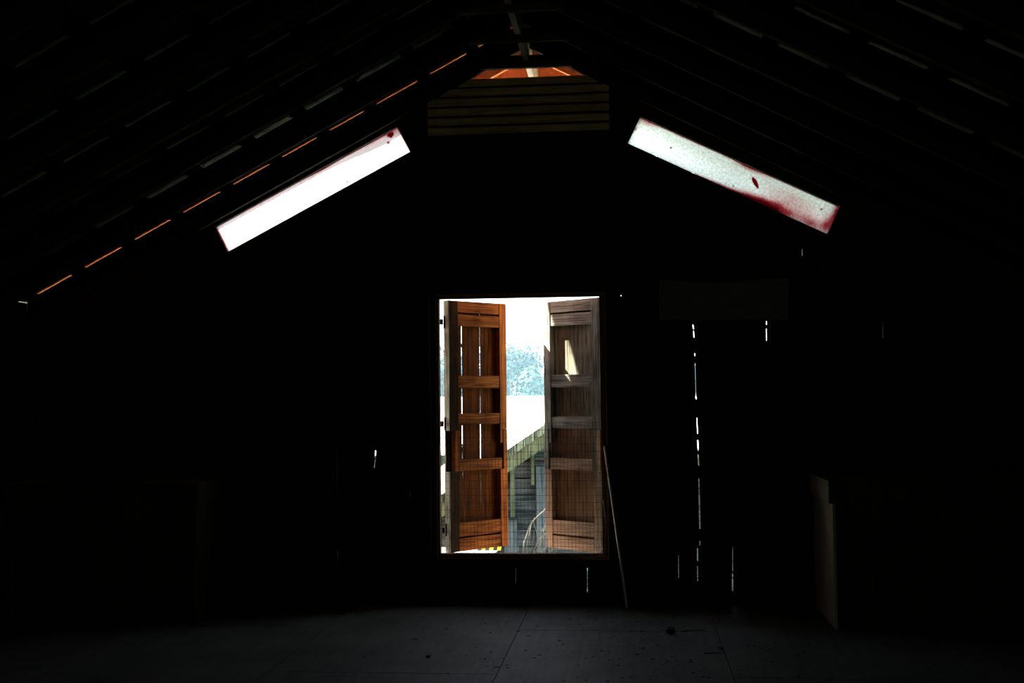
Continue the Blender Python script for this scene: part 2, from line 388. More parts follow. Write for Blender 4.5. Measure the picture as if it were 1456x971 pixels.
# outside, carrying the overhang
tag(truss(8.45, 'overhang_rafter', collar=False, mat=M['hood']), 'red painted rafter pair just outside the gable wall', 'rafter', 'overhang rafters')
tag(truss(Y_EAVE - .05, 'overhang_rafter', collar=False, mat=M['hood']), 'red painted rafter pair at the outer edge of the overhang', 'rafter', 'overhang rafters')
o = MB().box((XC - .0195, Y_BACK, 3.80), (XC + .0195, 9.9, 4.07)).build('ridge_board', M['ridge'])
tag(o, 'pale ridge board running along the peak above the collar ties', 'ridge board')
# hay hood: the overhang reaches out to a point over the door
hd = MB()
for side in (-1, 1):
    a = Vector((XC, Y_EAVE, ZA + MREL)); b = Vector((XC, 10.3, ZA + MREL)); x2 = XC + side * .85
    c = Vector((x2, Y_EAVE, roof_z(x2, MREL)))
    up = Vector((0, 0, .03))
    hd.add([a, b, c, a + up, b + up, c + up], [(0, 1, 2), (3, 5, 4), (0, 3, 4, 1), (1, 4, 5, 2), (2, 5, 3, 0)])
o = hd.build('hay_hood', M['hood'])
tag(o, 'orange red pointed hood jutting out beyond the roof peak', 'roof hood')
# soffit boards under the overhang
for side in (-1, 1):
    a = slope_pt(side, 0.02, MREL - .003); b = slope_pt(side, (HALF + .2) / CA, MREL - .003)
    for k in range(len(T_P) - 1):
        c0 = slope_pt(side, T_P[k] + .047, MREL - .006); c1 = slope_pt(side, min(T_P[k + 1] - .047, HALF / CA), MREL - .006)
        if T_P[k] > HALF / CA - .1: continue
        o = MB().prism([c0, c1, (c1[0], c1[1] + .005), (c0[0], c0[1] + .005)], 8.06, Y_EAVE - .012).build('soffit_board', M['hood'])
        tag(o, 'orange red soffit board under the %s overhang, %s down from the peak' % ('left' if side < 0 else 'right', ORD[k]), 'soffit board', 'soffit boards under the overhang')

# ------------------------------------------------------------------ gable wall framing
def stud(x0, x1, z0, z1, label, mat='dark_z', y0=YW - .055, y1=YW + .011, name='wall_stud'):
    o = MB().box((x0, y0, z0), (x1, y1, z1)).build(name, M[mat]); tag(o, label, 'stud', 'studs of the gable wall'); return o
stud(-.795, -.752, 0, roof_z(-.795, -.01), 'tall dark stud left of the doorway rising beside the slatted panel')
stud(.547, .590, 0, 3.59, 'tall dark stud right of the doorway behind the leaning plank')
stud(.700, .738, 0, 3.12, 'dark stud between the leaning plank and the pale board', y0=YW - .03)
stud(-1.85, -1.81, 0, 2.45, 'dark stud midway between doorway and left bin')
stud(1.95, 1.99, .95, 2.40, 'dark stud behind the right bin')
for z, lb in ((1.36, 'upper'), (.465, 'lower')):
    for a, b, sd in ((XL + .01, -.80, 'left'), (.742, 1.945, 'right')):
        o = MB().box((a, YW - .02, z - .02), (b, YW + .0105, z + .02)).build('wall_girt', M['dark_x'])
        tag(o, '%s horizontal dark rail across the wall boards %s of the doorway' % (lb, sd), 'girt', 'girts of the gable wall')
# slatted panel over the door
r = empty('slatted_panel', (-.105, YW - .05, 3.27))
for k in range(6):
    z = 3.315 + .0685 * k - 3.27
    mt = Matrix.Translation((0, .0, z)) @ Matrix.Rotation(math.radians(26), 4, 'X')
    MB().box((-.645, -.009, 0), (.645, .009, .050), mat=mt).build('slat', M['slat'], r)
tag(r, 'row of horizontal overlapping slats high on the gable above the doorway', 'louvre')

# ------------------------------------------------------------------ translucent panels
for k, nm, lb in (('L', 'window_1', 'brilliant white translucent strip under the left roof slope, red along its upper edge'),
                  ('R', 'window_2', 'bluish translucent strip under the right roof slope with red stains')):
    x, z, a, Ln, w_, s = PANELS[k]
    d = Vector((s * math.cos(a), 0, -math.sin(a))); n = Vector((-s * math.sin(a), 0, -math.cos(a)))
    A = Vector((x, 0, z))
    root = empty(nm, (x, YW, z)); struct(root, lb)
    NU = 90; rnd = random.Random(3 if k == 'L' else 5)
    # slightly ragged outline, as the sheet shows between trims
    top = [0.0]; bot = [0.0]
    for i in range(NU): top.append(top[-1] * .82 + rnd.uniform(-.0016, .0022)); bot.append(bot[-1] * .8 + rnd.uniform(-.0012, .0012))
    vs = []; uvs = []
    for i in range(NU + 1):
        u = Ln * i / NU
        for v in (0.002 + abs(top[i]), w_ / 2, w_ - .002 + bot[i]):
            P = A + d * u + n * v - Vector((x, 0, z)); vs.append((P.x, .004, P.z)); uvs.append((u, v))
    fs = []
    for i in range(NU):
        for j in range(2): fs.append((i * 3 + j, (i + 1) * 3 + j, (i + 1) * 3 + j + 1, i * 3 + j + 1))
    me = bpy.data.meshes.new('pane'); me.from_pydata(vs, [], fs); ul = me.uv_layers.new(name='uv')
    for lp in me.loops: ul.data[lp.index].uv = uvs[lp.vertex_index]
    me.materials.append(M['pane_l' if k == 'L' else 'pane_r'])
    o = bpy.data.objects.new('pane', me); C.objects.link(o); o.parent = root
    # trim round the strip
    fr = MB()
    def bar(u0, u1, v0, v1, y0=-.012, y1=.011):
        q = [(A + d * u + n * v - Vector((x, 0, z))) for u, v in ((u0, v0), (u1, v0), (u1, v1), (u0, v1))]
        fr.prism([(p.x, p.z) for p in q], y0, y1)
    bar(-.03, Ln + .03, -.0255, .0); bar(-.03, Ln + .03, w_, w_ + .028); bar(-.03, 0, 0, w_); bar(Ln, Ln + .03, 0, w_)
    fr.build('frame', M['dark_x'], root)
    # blots on the sheet
    def blot(pts, name='blot'):
        b = MB(); q = [(A + d * u + n * v - Vector((x, 0, z))) for u, v in pts]
        b.prism([(p.x, p.z) for p in q], .0045, .006); o = b.build(name, M['drop'], root); o['label'] = 'dark blot'
    if k == 'L':
        for u_, l_ in ((.70, .07), (.735, .035), (.77, .05), (.80, .03), (1.29, .02), (1.13, .02)):
            blot([(u_, .0), (u_ + .003, .0), (u_ + .002 + l_ * .5, l_), (u_ + l_ * .5, l_)], 'drip')
        blot([(.10, .062), (.118, .060), (.12, .078), (.102, .080)]); blot([(.50, .168), (.512, .167), (.513, .179), (.501, .180)])
        blot([(.045, .016), (.075, .010), (.098, .018), (.096, .030), (.085, .036), (.079, .050), (.062, .045), (.048, .040)])
    else:
        blot([(.885, .062), (.895, .058), (.925, .070), (.952, .095), (.963, .118), (.950, .118), (.920, .102), (.896, .082)])
        blot([(.28, .105), (.292, .101), (.298, .110), (.290, .117), (.281, .114)]); blot([(1.405, .062), (1.425, .060), (1.418, .072), (1.408, .072)])
        blot([(.79, .168), (.801, .165), (.806, .174), (.795, .178)]); blot([(-.001, .090), (.012, .086), (.016, .096), (.008, .104), (-.001, .106)])

# ------------------------------------------------------------------ hay door frame, shutters, mesh
dr = empty('door_1', (-.114, YW, 0)); struct(dr, 'open hay door frame in the middle of the gable wall')
ox = .114
fm = MB()
fm.box((-.7085 + ox, -.012, .320), (DX0 + ox, .045, 2.168)); fm.box((DX1 + ox, -.012, .320), (.4895 + ox, .045, 2.168))
fm.build('jamb', M['frame'], dr, bevel=.002)
MB().box((DX0 + ox, -.012, DZ1), (DX1 + ox, .045, 2.168)).build('header', M['frame'], dr, bevel=.002)
MB().box((DX0 + ox, -.016, .316), (DX1 + ox, .060, DZ0)).build('sill', M['frame'], dr, bevel=.002)
bd = MB(); e_ = .0045
bd.box((-.7085 + ox - e_, -.016, .312), (-.7085 + ox - .0003, -.004, 2.172)); bd.box((.4895 + ox + .0003, -.016, .312), (.4895 + ox + e_, -.004, 2.172))
bd.box((-.7085 + ox, -.016, 2.1683), (.4895 + ox, -.004, 2.1725)); bd.box((-.7085 + ox, -.022, .3115), (.4895 + ox, -.0165, .3155))
bd.build('bead', M['bead'], dr)  # frame edge catching light, put into a light-coloured bead

HS = 1.80
def shutter(side, loc, ang, W, label):
    """side -1 hinged left, +1 hinged right; local u runs from hinge to free edge."""
    r = empty('shutter', loc, ang); tag(r, label, 'shutter', 'hay door shutters')
    s = -side                                   # local x direction of u
    def bx(mb, u0, u1, zt0, zt1, y0, y1, dz=0):
        mb.box((min(s * u0, s * u1), y0, HS - zt1), (max(s * u0, s * u1), y1, HS - zt0))
    left = side < 0
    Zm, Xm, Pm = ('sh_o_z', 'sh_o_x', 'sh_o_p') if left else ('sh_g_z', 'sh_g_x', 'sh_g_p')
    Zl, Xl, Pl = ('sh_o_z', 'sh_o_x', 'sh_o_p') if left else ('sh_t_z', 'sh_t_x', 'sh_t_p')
    F = .045
    sw, fw = .085, .068
    # uprights, upper and lower pairs, notched where the two halves meet
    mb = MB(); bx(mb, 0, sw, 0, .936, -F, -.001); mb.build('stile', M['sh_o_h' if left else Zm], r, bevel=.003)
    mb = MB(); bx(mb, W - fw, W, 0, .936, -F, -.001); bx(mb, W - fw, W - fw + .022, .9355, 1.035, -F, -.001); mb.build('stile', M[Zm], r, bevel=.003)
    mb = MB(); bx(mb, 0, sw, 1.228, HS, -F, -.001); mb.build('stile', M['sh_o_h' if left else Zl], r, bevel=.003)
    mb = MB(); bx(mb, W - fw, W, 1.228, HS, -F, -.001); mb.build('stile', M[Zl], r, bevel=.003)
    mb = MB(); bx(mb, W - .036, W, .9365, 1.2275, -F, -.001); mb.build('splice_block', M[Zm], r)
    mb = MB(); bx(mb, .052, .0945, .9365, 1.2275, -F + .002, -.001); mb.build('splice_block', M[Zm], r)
    if left:
        mb = MB(); bx(mb, -.0015, -.0002, 0, .936, -F, -.001); bx(mb, -.0015, -.0002, 1.228, HS, -F, -.001); bx(mb, -.0015, -.0002, .0, HS, -.001, .010)  # thin grey strip over the brown hinge edge
        o = mb.build('grey_edge', M['sh_g_p'], r); o['label'] = 'grey hinge edge'
    rails = [(0, .083), (.099, .182), (.54, .63), (.815 if left else .845, .895 if left else .928), (1.147, 1.226), (1.597, 1.694), (1.708, HS)]
    for i, (a, b) in enumerate(rails):
        low = i >= 5 or (i == 4)
        e0, e1 = (sw, W - fw) if i != 4 else (.095, W - .05)
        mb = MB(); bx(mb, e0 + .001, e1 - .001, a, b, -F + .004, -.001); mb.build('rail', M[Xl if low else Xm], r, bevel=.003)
    cuts = [0, .155, .333, .455, W] if left else [0, .085, .175, .265, .352, W]
    g = .0065 if left else .0012; pt_ = .014 if left else .02
    sl = .88 * pt_                              # cracks between the left planks run slantwise through the wood
    def slab(mb, ua, ub, sa, sb, zt0, zt1, y0=0.0, y1=None):
        y1 = pt_ if y1 is None else y1
        q = [(ua + sa * y0 / pt_, y0), (ub + sb * y0 / pt_, y0), (ub + sb * y1 / pt_, y1), (ua + sa * y1 / pt_, y1)]
        vs = [(s * a_, b_, HS - zt1) for a_, b_ in q] + [(s * a_, b_, HS - zt0) for a_, b_ in q]
        mb.add(vs, [(0, 1, 2, 3), (7, 6, 5, 4)] + [(i_, (i_ + 1) % 4, (i_ + 1) % 4 + 4, i_ + 4) for i_ in range(4)])
    for i in range(len(cuts) - 1):
        op0 = left and i in (1, 2); op1 = left and i + 1 in (1, 2)
        ua = cuts[i] + (g if op0 else .0006) / 2; ub = cuts[i + 1] - (g if op1 else .0006) / 2
        sa = sl if op0 else 0; sb = sl if op1 else 0
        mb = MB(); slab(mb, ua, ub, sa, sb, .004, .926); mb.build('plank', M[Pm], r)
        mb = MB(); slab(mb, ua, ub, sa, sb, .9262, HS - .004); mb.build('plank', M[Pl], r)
    if left:                                    # splinters of board that close parts of the two open cracks
        for u, segs in ((.155, [(0, .17), (.30, .335), (1.03, HS - .004)]), (.333, [(0, .325), (.56, .865), (1.50, HS - .12), (HS - .09, HS - .004)])):
            for a, b in segs:
                mb = MB(); slab(mb, u - g / 2 + .0003, u + g / 2 - .0003, sl, sl, a + .004, b, .001, pt_ - .001); mb.build('splinter', M[Pm], r)
    # strap hinges on the hinge edge
    for zt in (.155, .885, 1.64):
        mb = MB()
        mb.tube([(0, .004, HS - zt - .045), (0, .004, HS - zt + .045)], .009, 8)
        bx(mb, .009, .20, zt - .017, zt + .017, pt_ + .0005, pt_ + .0055)
        mb.tube([(s * .05, pt_ + .0005, HS - zt), (s * .05, pt_ + .01, HS - zt)], .007, 6)
        mb.tube([(s * .16, pt_ + .0005, HS - zt), (s * .16, pt_ + .01, HS - zt)], .007, 6)
        mb.box((-s * .028 - .012, .0, HS - zt - .02), (-s * .028 + .012, .006, HS - zt + .02))
        mb.build('hinge', M['iron'], r)
    return r
shutter(-1, (-.662, YW + .085, .342), math.radians(49.0), .56, 'warm brown shutter on the left side, swung outward, slits of daylight between planks')
shutter(1, (.480, YW + .075, .342), math.radians(-39.5), .555, 'weathered grey shutter on the right side, swung outward, sunlit at its top corner')

# welded wire over the lower half: 1 x 2 inch
wm = MB(); P_ = .0254
x = DX0 - .012; yy = YW - .018
ztop = 1.262
nx = int((.478 + .70) / P_)
for i in range(nx + 1):
    xx = -.702 + i * P_
    zt_ = ztop if xx < .42 else 1.20
    wm.tube([(xx, yy, .325), (xx + .001, yy - .001, .8), (xx, yy, zt_)], .0012, 4)
for j in range(19):
    z = ztop - .0508 * j
    if z < .325: break
    wm.tube([(-.703, yy + .0015, z), (-.1, yy + .0015, z - .0015), (.479, yy + .0015, z)], .0012, 4)
wire = wm.build('wire_mesh', M['wire'])
lw = MB()
rnd = random.Random(12)
def wig(p, q, bulge, r=.0013):
    p, q = Vector(p), Vector(q); pts = []
    for i in range(9):
        t = i / 8; pts.append(p.lerp(q, t) + Vector(bulge) * math.sin(math.pi * t))
    lw.tube(pts, r, 5)
Yw = YW - .026
wig((.458, Yw, .72), (.462, Yw, .36), (.012, -.006, 0)); wig((.462, Yw, .36), (.36, Yw, .335), (0, -.01, -.018))
wig((.43, Yw, .50), (.44, Yw, .345), (-.02, -.01, 0)); wig((.355, Yw, .47), (.375, Yw, .34), (.02, -.01, 0))
wig((.26, Yw, .42), (.30, Yw, .345), (.018, -.012, 0)); wig((.23, Yw, .342), (.47, Yw, .335), (0, -.008, -.012))
wig((.36, Yw, .42), (.42, Yw, .43), (0, -.008, .012))
lo = lw.build('loose_wire', M['galv'], wire); lo['label'] = 'bent loose wire ends'
tag(wire, 'rectangular welded wire mesh stretched over the lower half of the doorway', 'wire mesh')

# ------------------------------------------------------------------ things in the loft
# plank leaning on the wall
top = Vector((.482, YW - .045, 1.085)); bot = Vector((.622, 8.10, 0.0))
zax = (top - bot).normalized(); yax = Vector((-0.3, 1, 0)).normalized(); yax = (yax - zax * yax.dot(zax)).normalized(); xax = yax.cross(zax).normalized()
Ln = (top - bot).length
mt = Matrix((xax, yax, zax)).transposed().to_4x4(); mt.translation = bot + Vector((0, 0, .012))
mb = MB(); mb.box((0, 0, 0), (.078, .019, Ln), mat=mt)
o = mb.build('leaning_plank', M['dark_z']); 
mb = MB(); mb.box((-.0125, 0, 0), (-.0005, .019, Ln), mat=mt)  # door light on the plank's edge, put into a pale strip
o2 = mb.build('lit_edge_strip', M['bare'], o); o2['label'] = 'lit edge coloured pale'
tag(o, 'narrow dark plank with its lit edge coloured pale leaning against the wall right of the doorway', 'plank')

# sagging board/cloth on the wall
pts = [(.865, 1.969), (1.743, 1.945), (1.750, 2.236), (1.60, 2.234), (1.42, 2.222), (1.28, 2.214), (1.18, 2.216), (1.08, 2.226), (.868, 2.247)]
o = MB().prism(pts, YW - .075, YW - .063).build('wall_board', M['board'])
n_ = MB()
for xx, zz in ((.90, 2.21), (1.71, 2.20), (.90, 2.0), (1.71, 1.98)): n_.tube([(xx, YW - .079, zz), (xx, YW - .075, zz)], .005, 8)
n_.build('nail', M['iron'], o)
b_ = MB(); b_.box((.96, YW - .0628, 2.0), (1.0, YW + .011, 2.18)); b_.box((1.6, YW - .0628, 2.0), (1.64, YW + .011, 2.18)); b_.build('cleat', M['dark_z'], o)
tag(o, 'faint olive rectangular board with a dipping top edge on the wall right of the doorway', 'board')

def grain_bin(x0, x1, y0, y1, h, rim, label, sm='bin_ply'):
    cx, cy = (x0 + x1) / 2, (y0 + y1) / 2
    r = empty('storage_bin', (cx, cy, 0)); tag(r, label, 'bin', 'wooden bins')
    a, b, c, d = x0 - cx, x1 - cx, y0 - cy, y1 - cy
    t = .018
    def p(n, lo, hi, m='bin_dark'): MB().box(lo, hi).build(n, M[m], r, bevel=.002)
    p('side_panel', (a, c, 0.001), (a + t, d, h - rim), sm); p('side_panel', (b - t, c, .001), (b, d, h - rim), sm)
    p('front_panel', (a + t, c, .001), (b - t, c + t, h - rim)); p('back_panel', (a + t, d - t, .001), (b - t, d, h - rim))
    e = .022
    rm = MB(); z0, z1 = h - rim, h - .012
    rm.box((a - e, c + .0, z0), (a + t, d, z1)); rm.box((b - t, c + .0, z0), (b + e, d, z1)); rm.box((a - e + .001, c - e, z0), (b + e - .001, c - .0002, z1), 1); rm.box((a + t, c, z0), (b - t, c + t, z1), 1); rm.box((a + t, d - t, z0), (b - t, d, z1))
    rm.build('rim_board', [M[sm], M['bin_dark']], r, bevel=.002)
    p('lid', (a - e, c - e, h - .0115), (b + e, d, h))
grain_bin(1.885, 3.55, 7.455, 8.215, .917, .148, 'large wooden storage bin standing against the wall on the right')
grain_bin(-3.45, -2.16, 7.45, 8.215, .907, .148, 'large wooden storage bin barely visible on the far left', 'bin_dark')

# litter on the floor
rnd = random.Random(21)
def lump(name, x, y, r, label, flat=.5, n=14):
    bm = bmesh.new(); bmesh.ops.create_icosphere(bm, subdivisions=2, radius=r)
    for v in bm.verts:
        k = 1 + rnd.uniform(-.35, .35); v.co = Vector((v.co.x * k, v.co.y * k, v.co.z * flat * k))
    zm = min(v.co.z for v in bm.verts)
    for v in bm.verts: v.co.z -= zm
    me = bpy.data.meshes.new(name); bm.to_mesh(me); bm.free(); me.materials.append(M['dirt'])
    o = bpy.data.objects.new(name, me); C.objects.link(o); o.location = (x, y, 0.0005)
    tag(o, label, 'litter', 'clumps on the floor'); return o
lump('dirt_clump', .885, 7.28, .028, 'dark clump of dirt on the floor beside the plywood joint below the leaning plank', .7)
lump('dirt_clump', 1.20, 7.95, .018, 'dark clump near the wall left of the right bin', .4)
lump('dirt_clump', 1.29, 7.95, .020, 'dark crumb of dirt midway between plank and right bin', .4)
lump('dirt_clump', 1.41, 7.85, .018, 'dark crumb lying nearest the right bin', .4)
lump('dirt_clump', -.48, 6.55, .013, 'small dark crumb on the floor left of the long joint', .5)
lump('dirt_clump', 1.15, 6.85, .016, 'dark crumb on the right plywood joint', .4)
def twig(pts, label):
    o = MB().tube([(x, y, .004) for x, y in pts], .0035, 5, r1=.002).build('twig', M['dirt']); tag(o, label, 'twig', 'twigs on the floor')
twig([(.95, 7.33), (.99, 7.36), (1.04, 7.365), (1.09, 7.37)], 'thin twig lying beside the dark clump of dirt')
twig([(1.05, 6.72), (1.10, 6.735), (1.15, 6.73)], 'thin twig lying near the right plywood joint')
db = MB()
for i in range(520):
    x = rnd.gauss(.75, .75); y = rnd.uniform(5.6, 8.2); s = rnd.choice([.002, .003, .004, .006, .009])
    if not (XL + .1 < x < 1.8) : continue
    a = rnd.uniform(0, 6.28); n = 5
    ring = [(x + s * rnd.uniform(.6, 1.3) * math.cos(a + 6.283 * j / n) * rnd.choice([1, 1.5]), y + s * rnd.uniform(.6, 1.3) * math.sin(a + 6.283 * j / n)) for j in range(n)]
    vs = [(p[0], p[1], .0004) for p in ring] + [(x, y, .0004 + s * .5)]
    db.add(vs, [(j, (j + 1) % n, n) for j in range(n)] + [tuple(range(n))[::-1]])
o = db.build('floor_debris', M['dirt']); tag(o, 'fine crumbs of dirt and chaff scattered over the plywood floor', 'debris', kind='stuff')

# ------------------------------------------------------------------ outside
g = MB(); g.box((-60, -40, GROUND - .3), (60, 140, GROUND)).build('ground', M['grass'])
struct(bpy.data.objects['ground'], 'green meadow outside')

# neighbouring shed: gable end towards us, turned a little
sh = empty('shed', (0.10, 14.0, GROUND), math.radians(8.8))
tag(sh, 'weathered blue grey shed with a mossy rake board and white metal roof', 'shed')
GZ = 3.0                                         # local z of the loft floor level inside the shed's frame
SL_ = .658
zr = lambda lx: .818 + (lx + .10 + .828) * SL_ + GZ     # top of the rake at local x
RX, EX = 0.20, -2.5                             # ridge and left eave, local x
WD = .25                                        # wall stands back under the rake
RL = 2 * RX - EX
def zroof(lx): return zr(lx) if lx <= RX else zr(2 * RX - lx)
wl, wr = EX + .25, RL - .25
mb = MB()
zb = 0.0; k = 0; pitch = .205
while zb < zroof(RX) - .3:
    zt_ = zb + pitch + .02
    # width of the board between the slopes
    need = lambda z: max(wl, EX + (z + .10 - zroof(EX)) / SL_) if z + .10 > zroof(EX) else wl
    xa = need(zt_); xb = 2 * RX - xa
    if xb - xa > .05:
        mt = Matrix.Translation((0, WD, zb)) @ Matrix.Rotation(math.radians(4), 4, 'X')
        jit = random.uniform(-.006, .006)
        mb.box((xa, -.0 + jit, 0), (xb, .02 + jit, pitch - random.choice((.010, .014, .020))), mat=mt)
    zb += pitch; k += 1
mb.build('gable_siding', M['siding'], sh)
mb = MB(); mb.prism([(wl, 0), (wr, 0), (wr, zroof(wl) - .12), (RX, zroof(RX) - .12), (wl, zroof(wl) - .12)], WD + .04, 6.0 - .2)
mb.build('body', M['dark_x'], sh)
for s in (-1, 1):
    mb = MB(); e = EX if s < 0 else RL
    a, b = (e, zroof(EX)), (RX, zroof(RX))
    mb.prism([a, b, (b[0], b[1] + .02), (a[0], a[1] + .02)], -.03, 6.0)
    mb.build('roof_sheet', M['white_metal'], sh)
    mb = MB(); mb.prism([(a[0], a[1] - .267), (b[0], b[1] - .267), (b[0], b[1] - .001), (a[0], a[1] - .001)], 0, .025)
    mb.build('rake_board', M['moss'], sh)
    mb = MB(); mb.prism([(a[0], a[1] - .10), (b[0], b[1] - .10), (b[0], b[1] - .002), (a[0], a[1] - .002)], -.022, -.0005)
    mb.build('rake_trim', M['moss_dark'], sh)
def bxs(name, x0, x1, z0, z1, y0, y1, m):
    return MB().box((x0, y0, z0 + GZ), (x1, y1, z1 + GZ)).build(name, M[m], sh)
bxs('post', -.875, -.825, .02, .66, WD - .10, WD - .03, 'moss_z')
bxs('post', -.945, -.905, .36, .62, WD - .10, WD - .03, 'moss')
bxs('post', -.625, -.585, .40, .80, WD - .10, WD - .03, 'moss_z')
bxs('corner_board', -.565, -.455, -2.9, .62, WD - .07, WD - .025, 'siding_z')
bxs('corner_board', -.95, -.80, -2.9, -.01, WD - .09, WD - .03, 'siding_z')
bxs('ledge', -.96, -.79, -.008, .018, WD - .12, WD - .03, 'siding')

# dry vine climbing in front of the shed
vn = MB(); rnd = random.Random(9)
vy = 13.55
vn.tube([(-.45, vy, GROUND), (-.47, vy, -2.0), (-.50, vy, -1.2), (-.52, vy, -.75)], .02, 6)
def V_(px_pts, r=.010):
    pts = []
    for (px, py) in px_pts:                      # offsets in metres on the vine's own plane
        pts.append((px, vy + rnd.uniform(-.04, .04), py))
    vn.tube(pts, r, 5, r1=r * .6)
V_([(-.52, -.75), (-.60, -.42), (-.585, -.22), (-.53, -.05), (-.46, .05), (-.36, .14), (-.28, .22)], .011)
V_([(-.52, -.75), (-.55, -.42), (-.56, -.28), (-.52, -.10), (-.49, .04)], .008)
V_([(-.52, -.75), (-.50, -.45), (-.47, -.30), (-.42, -.19), (-.34, -.12), (-.26, -.05)], .011)
V_([(-.52, -.75), (-.48, -.42), (-.43, -.25), (-.44, -.12), (-.47, .0)], .007)
V_([(-.52, -.75), (-.42, -.45), (-.38, -.31), (-.30, -.24), (-.22, -.20)], .010)
V_([(-.52, -.75), (-.62, -.50), (-.66, -.36), (-.65, -.26)], .008)
V_([(-.52, -.75), (-.36, -.48), (-.33, -.36), (-.25, -.30)], .008)
V_([(-.40, -.60), (-.47, -.42), (-.46, -.32), (-.40, -.26), (-.33, .02)], .006)
for i in range(9):
    q = rnd.uniform(0, 1); x0 = -.66 + .42 * q
    V_([(-.52, -.75), (x0 - .03, -.50), (x0 + rnd.uniform(-.02, .05), -.40 + rnd.uniform(0, .05)), (x0 + rnd.uniform(.03, .10), -.30 + rnd.uniform(0, .08)), (x0 + rnd.uniform(.05, .16), -.22 + .2 * q + rnd.uniform(0, .1))], rnd.uniform(.004, .008))
tag(vn.build('dry_vine', M['vine']), 'bare twisting dry vine stems in front of the weathered shed', 'vine')

# leafy geometry shared by shrub and trees
def leaf_mass(rx, ry, rz, cz, n, size, seed, lobes=9):
    rnd = random.Random(seed); vs = []; fs = []
    cs = [(rnd.uniform(-.55, .55) * rx, rnd.uniform(-.55, .55) * ry, cz + rnd.uniform(-.62, .62) * rz, rnd.uniform(.32, .55)) for _ in range(lobes)]
    for i in range(n):
        c = rnd.choice(cs)
        d = Vector((rnd.gauss(0, 1), rnd.gauss(0, 1), rnd.gauss(0, 1))).normalized() * rnd.uniform(.72, 1.05)
        p = Vector((c[0] + d.x * rx * c[3], c[1] + d.y * ry * c[3], c[2] + d.z * rz * c[3]))
        s = size * rnd.uniform(.6, 1.3)
        nrm = (d + Vector((rnd.uniform(-.6, .6), rnd.uniform(-.6, .6), rnd.uniform(-.3, .7)))).normalized()
        t = nrm.cross(Vector((rnd.random(), rnd.random(), rnd.random()))).normalized(); b = nrm.cross(t)
        o = len(vs)
        vs += [tuple(p + t * s), tuple(p + b * s * .55), tuple(p - t * s), tuple(p - b * s * .55)]
        fs.append((o, o + 1, o + 2, o + 3))
    return vs, fs
def plant(name, x, y, z, parts_mesh, label, cat, group=None, rz=0, sc=1.0):
    r = empty(name, (x, y, z), rz); r.scale = (sc, sc, sc); tag(r, label, cat, group)
    for nm, me in parts_mesh:
        o = bpy.data.objects.new(nm, me); C.objects.link(o); o.parent = r
    return r
def mesh_of(name, vs, fs, m):
    me = bpy.data.meshes.new(name); me.from_pydata(vs, [], fs); me.materials.append(m); return me
def trunk_mesh(h, r):
    b = MB(); b.tube([(0, 0, 0), (.05, 0, h * .4), (-.04, .03, h * .75), (0, 0, h)], r, 8, r1=r * .4)
    for a in range(5):
        t = a * 1.3; b.tube([(0, 0, h * (.4 + .08 * a)), (math.cos(t) * h * .13, math.sin(t) * h * .13, h * (.52 + .08 * a)), (math.cos(t) * h * .2, math.sin(t) * h * .2, h * (.66 + .07 * a))], r * .35, 5, r1=r * .15)
    o = b.build('trunk', M['bark']); me = o.data; bpy.data.objects.remove(o); return me
vs, fs = leaf_mass(.75, .4, .9, 1.75, 3200, .05, 4, 12)
plant('shrub', .42, 12.9, GROUND, [('foliage', mesh_of('foliage', vs, fs, M['shrub'])), ('stem', trunk_mesh(2.0, .03))],
      'green shrub showing just beneath the right shutter', 'shrub')
variants = []
for sd in (11, 12, 13):
    vs, fs = leaf_mass(2.3, 2.3, 2.9, 4.3, 5200, .16, sd, 16)
    variants.append([('foliage', mesh_of('foliage', vs, fs, M['leaf'])), ('trunk', trunk_mesh(6.0, .18))])
rnd = random.Random(4)
k = 0
for row, (yy, hs) in enumerate(((74, 1.0), (80, 1.08), (86, 1.13))):
    for i in range(9):
        x = -29.5 + i * 6.1 + row * 1.7 + rnd.uniform(-.15, .15)
        sc = hs * rnd.uniform(.96, 1.05)
        plant('tree', x, yy + rnd.uniform(-.3, .3), GROUND, variants[k % 3],
              'hazy pale leafy tree in the distant treeline beyond the white roofs', 'tree', 'trees of the distant treeline', row * .4, sc)
        k += 1

# bluish summer haze between the white roofs and the trees
hm, hnt, hout = new_mat('distant haze'); pv = hnt.nodes.new('ShaderNodeVolumeScatter'); pv.inputs['Color'].default_value = (.50, .82, 1.0, 1); pv.inputs['Density'].default_value = .008
hnt.links.new(pv.outputs[0], hout.inputs['Volume'])
hz = MB().box((-45, 51, GROUND + .02), (35, 71, 9)).build('haze', hm); tag(hz, 'pale blue haze hanging in front of the distant treeline', 'haze', kind='stuff')

# far barn with a long white roof
fb = empty('barn', (-3, 40, GROUND)); tag(fb, 'distant low barn with a long white metal roof below the treeline', 'barn')
zrdg = 1.505 - GROUND
MB().box((-13, -9, 0), (13, 9, zrdg - 1.55)).build('walls', M['siding_z'], fb)
for s in (-1, 1):
    mb = MB(); vs = [(-13.5, 0, zrdg), (13.5, 0, zrdg), (13.5, s * 10, zrdg - 1.45), (-13.5, s * 10, zrdg - 1.45)]
    vs2 = [(a, b, c - .06) for a, b, c in vs]
    mb.add(vs + vs2, [(0, 1, 2, 3), (7, 6, 5, 4), (0, 4, 5, 1), (1, 5, 6, 2), (2, 6, 7, 3), (3, 7, 4, 0)])
    mb.build('roof_sheet', M['white_metal'], fb)
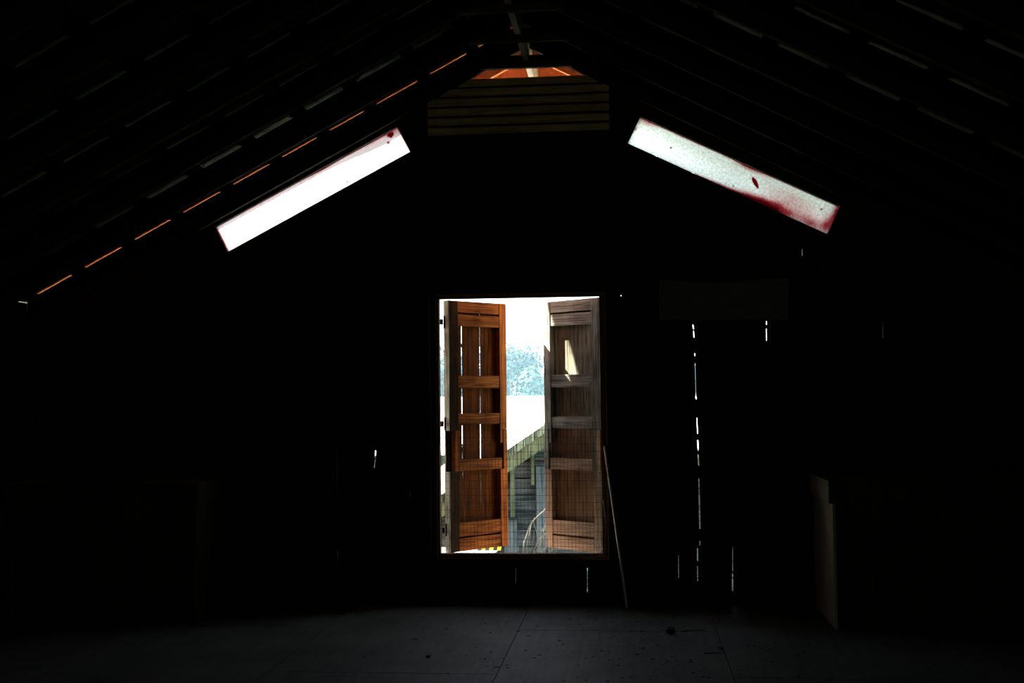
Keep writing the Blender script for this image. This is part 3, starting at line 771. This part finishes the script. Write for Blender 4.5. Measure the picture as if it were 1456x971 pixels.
# low lean-to with a white metal roof just outside, left of the shed
lt = empty('lean_to', (-2.0, 11.2, GROUND)); tag(lt, 'low lean-to with a flat white metal roof outside below the left shutter', 'lean-to')
MB().box((-4.2, -1.9, 0), (1.1, 1.0, 2.62)).build('walls', M['red'], lt)
mb = MB(); mb.add([(-4.3, -2.0, 2.68), (1.24, -2.0, 2.68), (1.24, 1.2, 2.87), (-4.3, 1.2, 2.87), (-4.3, -2.0, 2.65), (1.24, -2.0, 2.65), (1.24, 1.2, 2.84), (-4.3, 1.2, 2.84)],
       [(0, 1, 2, 3), (7, 6, 5, 4), (0, 4, 5, 1), (1, 5, 6, 2), (2, 6, 7, 3), (3, 7, 4, 0)])
mb.build('roof_sheet', M['white_metal'], lt)
st = empty('striped_bar', (-.825, 12.18, -.135), math.radians(8)); tag(st, 'yellow and black striped bar lying on the low white roof below the left shutter', 'bar')
for i in range(6):
    mb = MB(); a = -.12 + i * .04
    mb.prism([(a, 0.0), (a + .04, 0.0), (a + .052, .045), (a + .012, .045)], 0, .03)
    mb.build('stripe', M['yellow' if i % 2 else 'black'], st)

# ------------------------------------------------------------------ light
W_ = bpy.data.worlds.new('sky'); S.world = W_; W_.use_nodes = True
nt = W_.node_tree; nt.nodes.clear(); N = nt.nodes.new; L = nt.links.new
out = N('ShaderNodeOutputWorld'); bg = N('ShaderNodeBackground'); tc = N('ShaderNodeTexCoord'); sp = N('ShaderNodeSeparateXYZ'); cr = N('ShaderNodeValToRGB')
L(tc.outputs['Generated'], sp.inputs[0]); L(sp.outputs['Z'], cr.inputs['Fac'])
cr.color_ramp.elements[0].position = 0.0; cr.color_ramp.elements[0].color = (1, 1, 1, 1)
cr.color_ramp.elements[1].position = 0.8; cr.color_ramp.elements[1].color = (0.62, 0.78, 1.0, 1)
L(cr.outputs['Color'], bg.inputs['Color']); bg.inputs['Strength'].default_value = 5.0
L(bg.outputs[0], out.inputs['Surface'])
sun = bpy.data.lights.new('sun', 'SUN'); sun.energy = 33.0; sun.angle = math.radians(.53); sun.color = (1.0, .86, .70)
so = bpy.data.objects.new('sun', sun); C.objects.link(so)
so.rotation_euler = Vector((-.62, .195, .66)).to_track_quat('Z', 'Y').to_euler(); so.location = (-20, 15, 25)

# ------------------------------------------------------------------ camera
f_, yaw, pitch, roll = 1676.16, .1008, .0481, -.0104
cy, sy, cp, sp_, cr_, sr_ = math.cos(yaw), math.sin(yaw), math.cos(pitch), math.sin(pitch), math.cos(roll), math.sin(roll)
fwd = Vector((-sy * cp, cy * cp, sp_)); r0 = Vector((cy, sy, 0)); u0 = Vector((sy * sp_, -cy * sp_, cp))
rt = r0 * cr_ + u0 * sr_; up = -r0 * sr_ + u0 * cr_
cam = bpy.data.cameras.new('camera'); cam.sensor_width = 36; cam.sensor_fit = 'HORIZONTAL'; cam.lens = f_ / 1456 * 36
cam.clip_start = .05; cam.clip_end = 500
co = bpy.data.objects.new('camera', cam); C.objects.link(co)
m3 = Matrix((rt, up, -fwd)).transposed()
co.matrix_world = Matrix.Translation((.6687, 0, 1.4347)) @ m3.to_4x4()
S.camera = co

S.view_settings.view_transform = 'Standard'; S.view_settings.look = 'None'; S.view_settings.gamma = 1; S.view_settings.exposure = 0
S.view_settings.use_curve_mapping = False
S.cycles.use_denoising = True; S.cycles.max_bounces = 8; S.cycles.diffuse_bounces = 5; S.cycles.transparent_max_bounces = 12
S.cycles.sample_clamp_indirect = 6.0
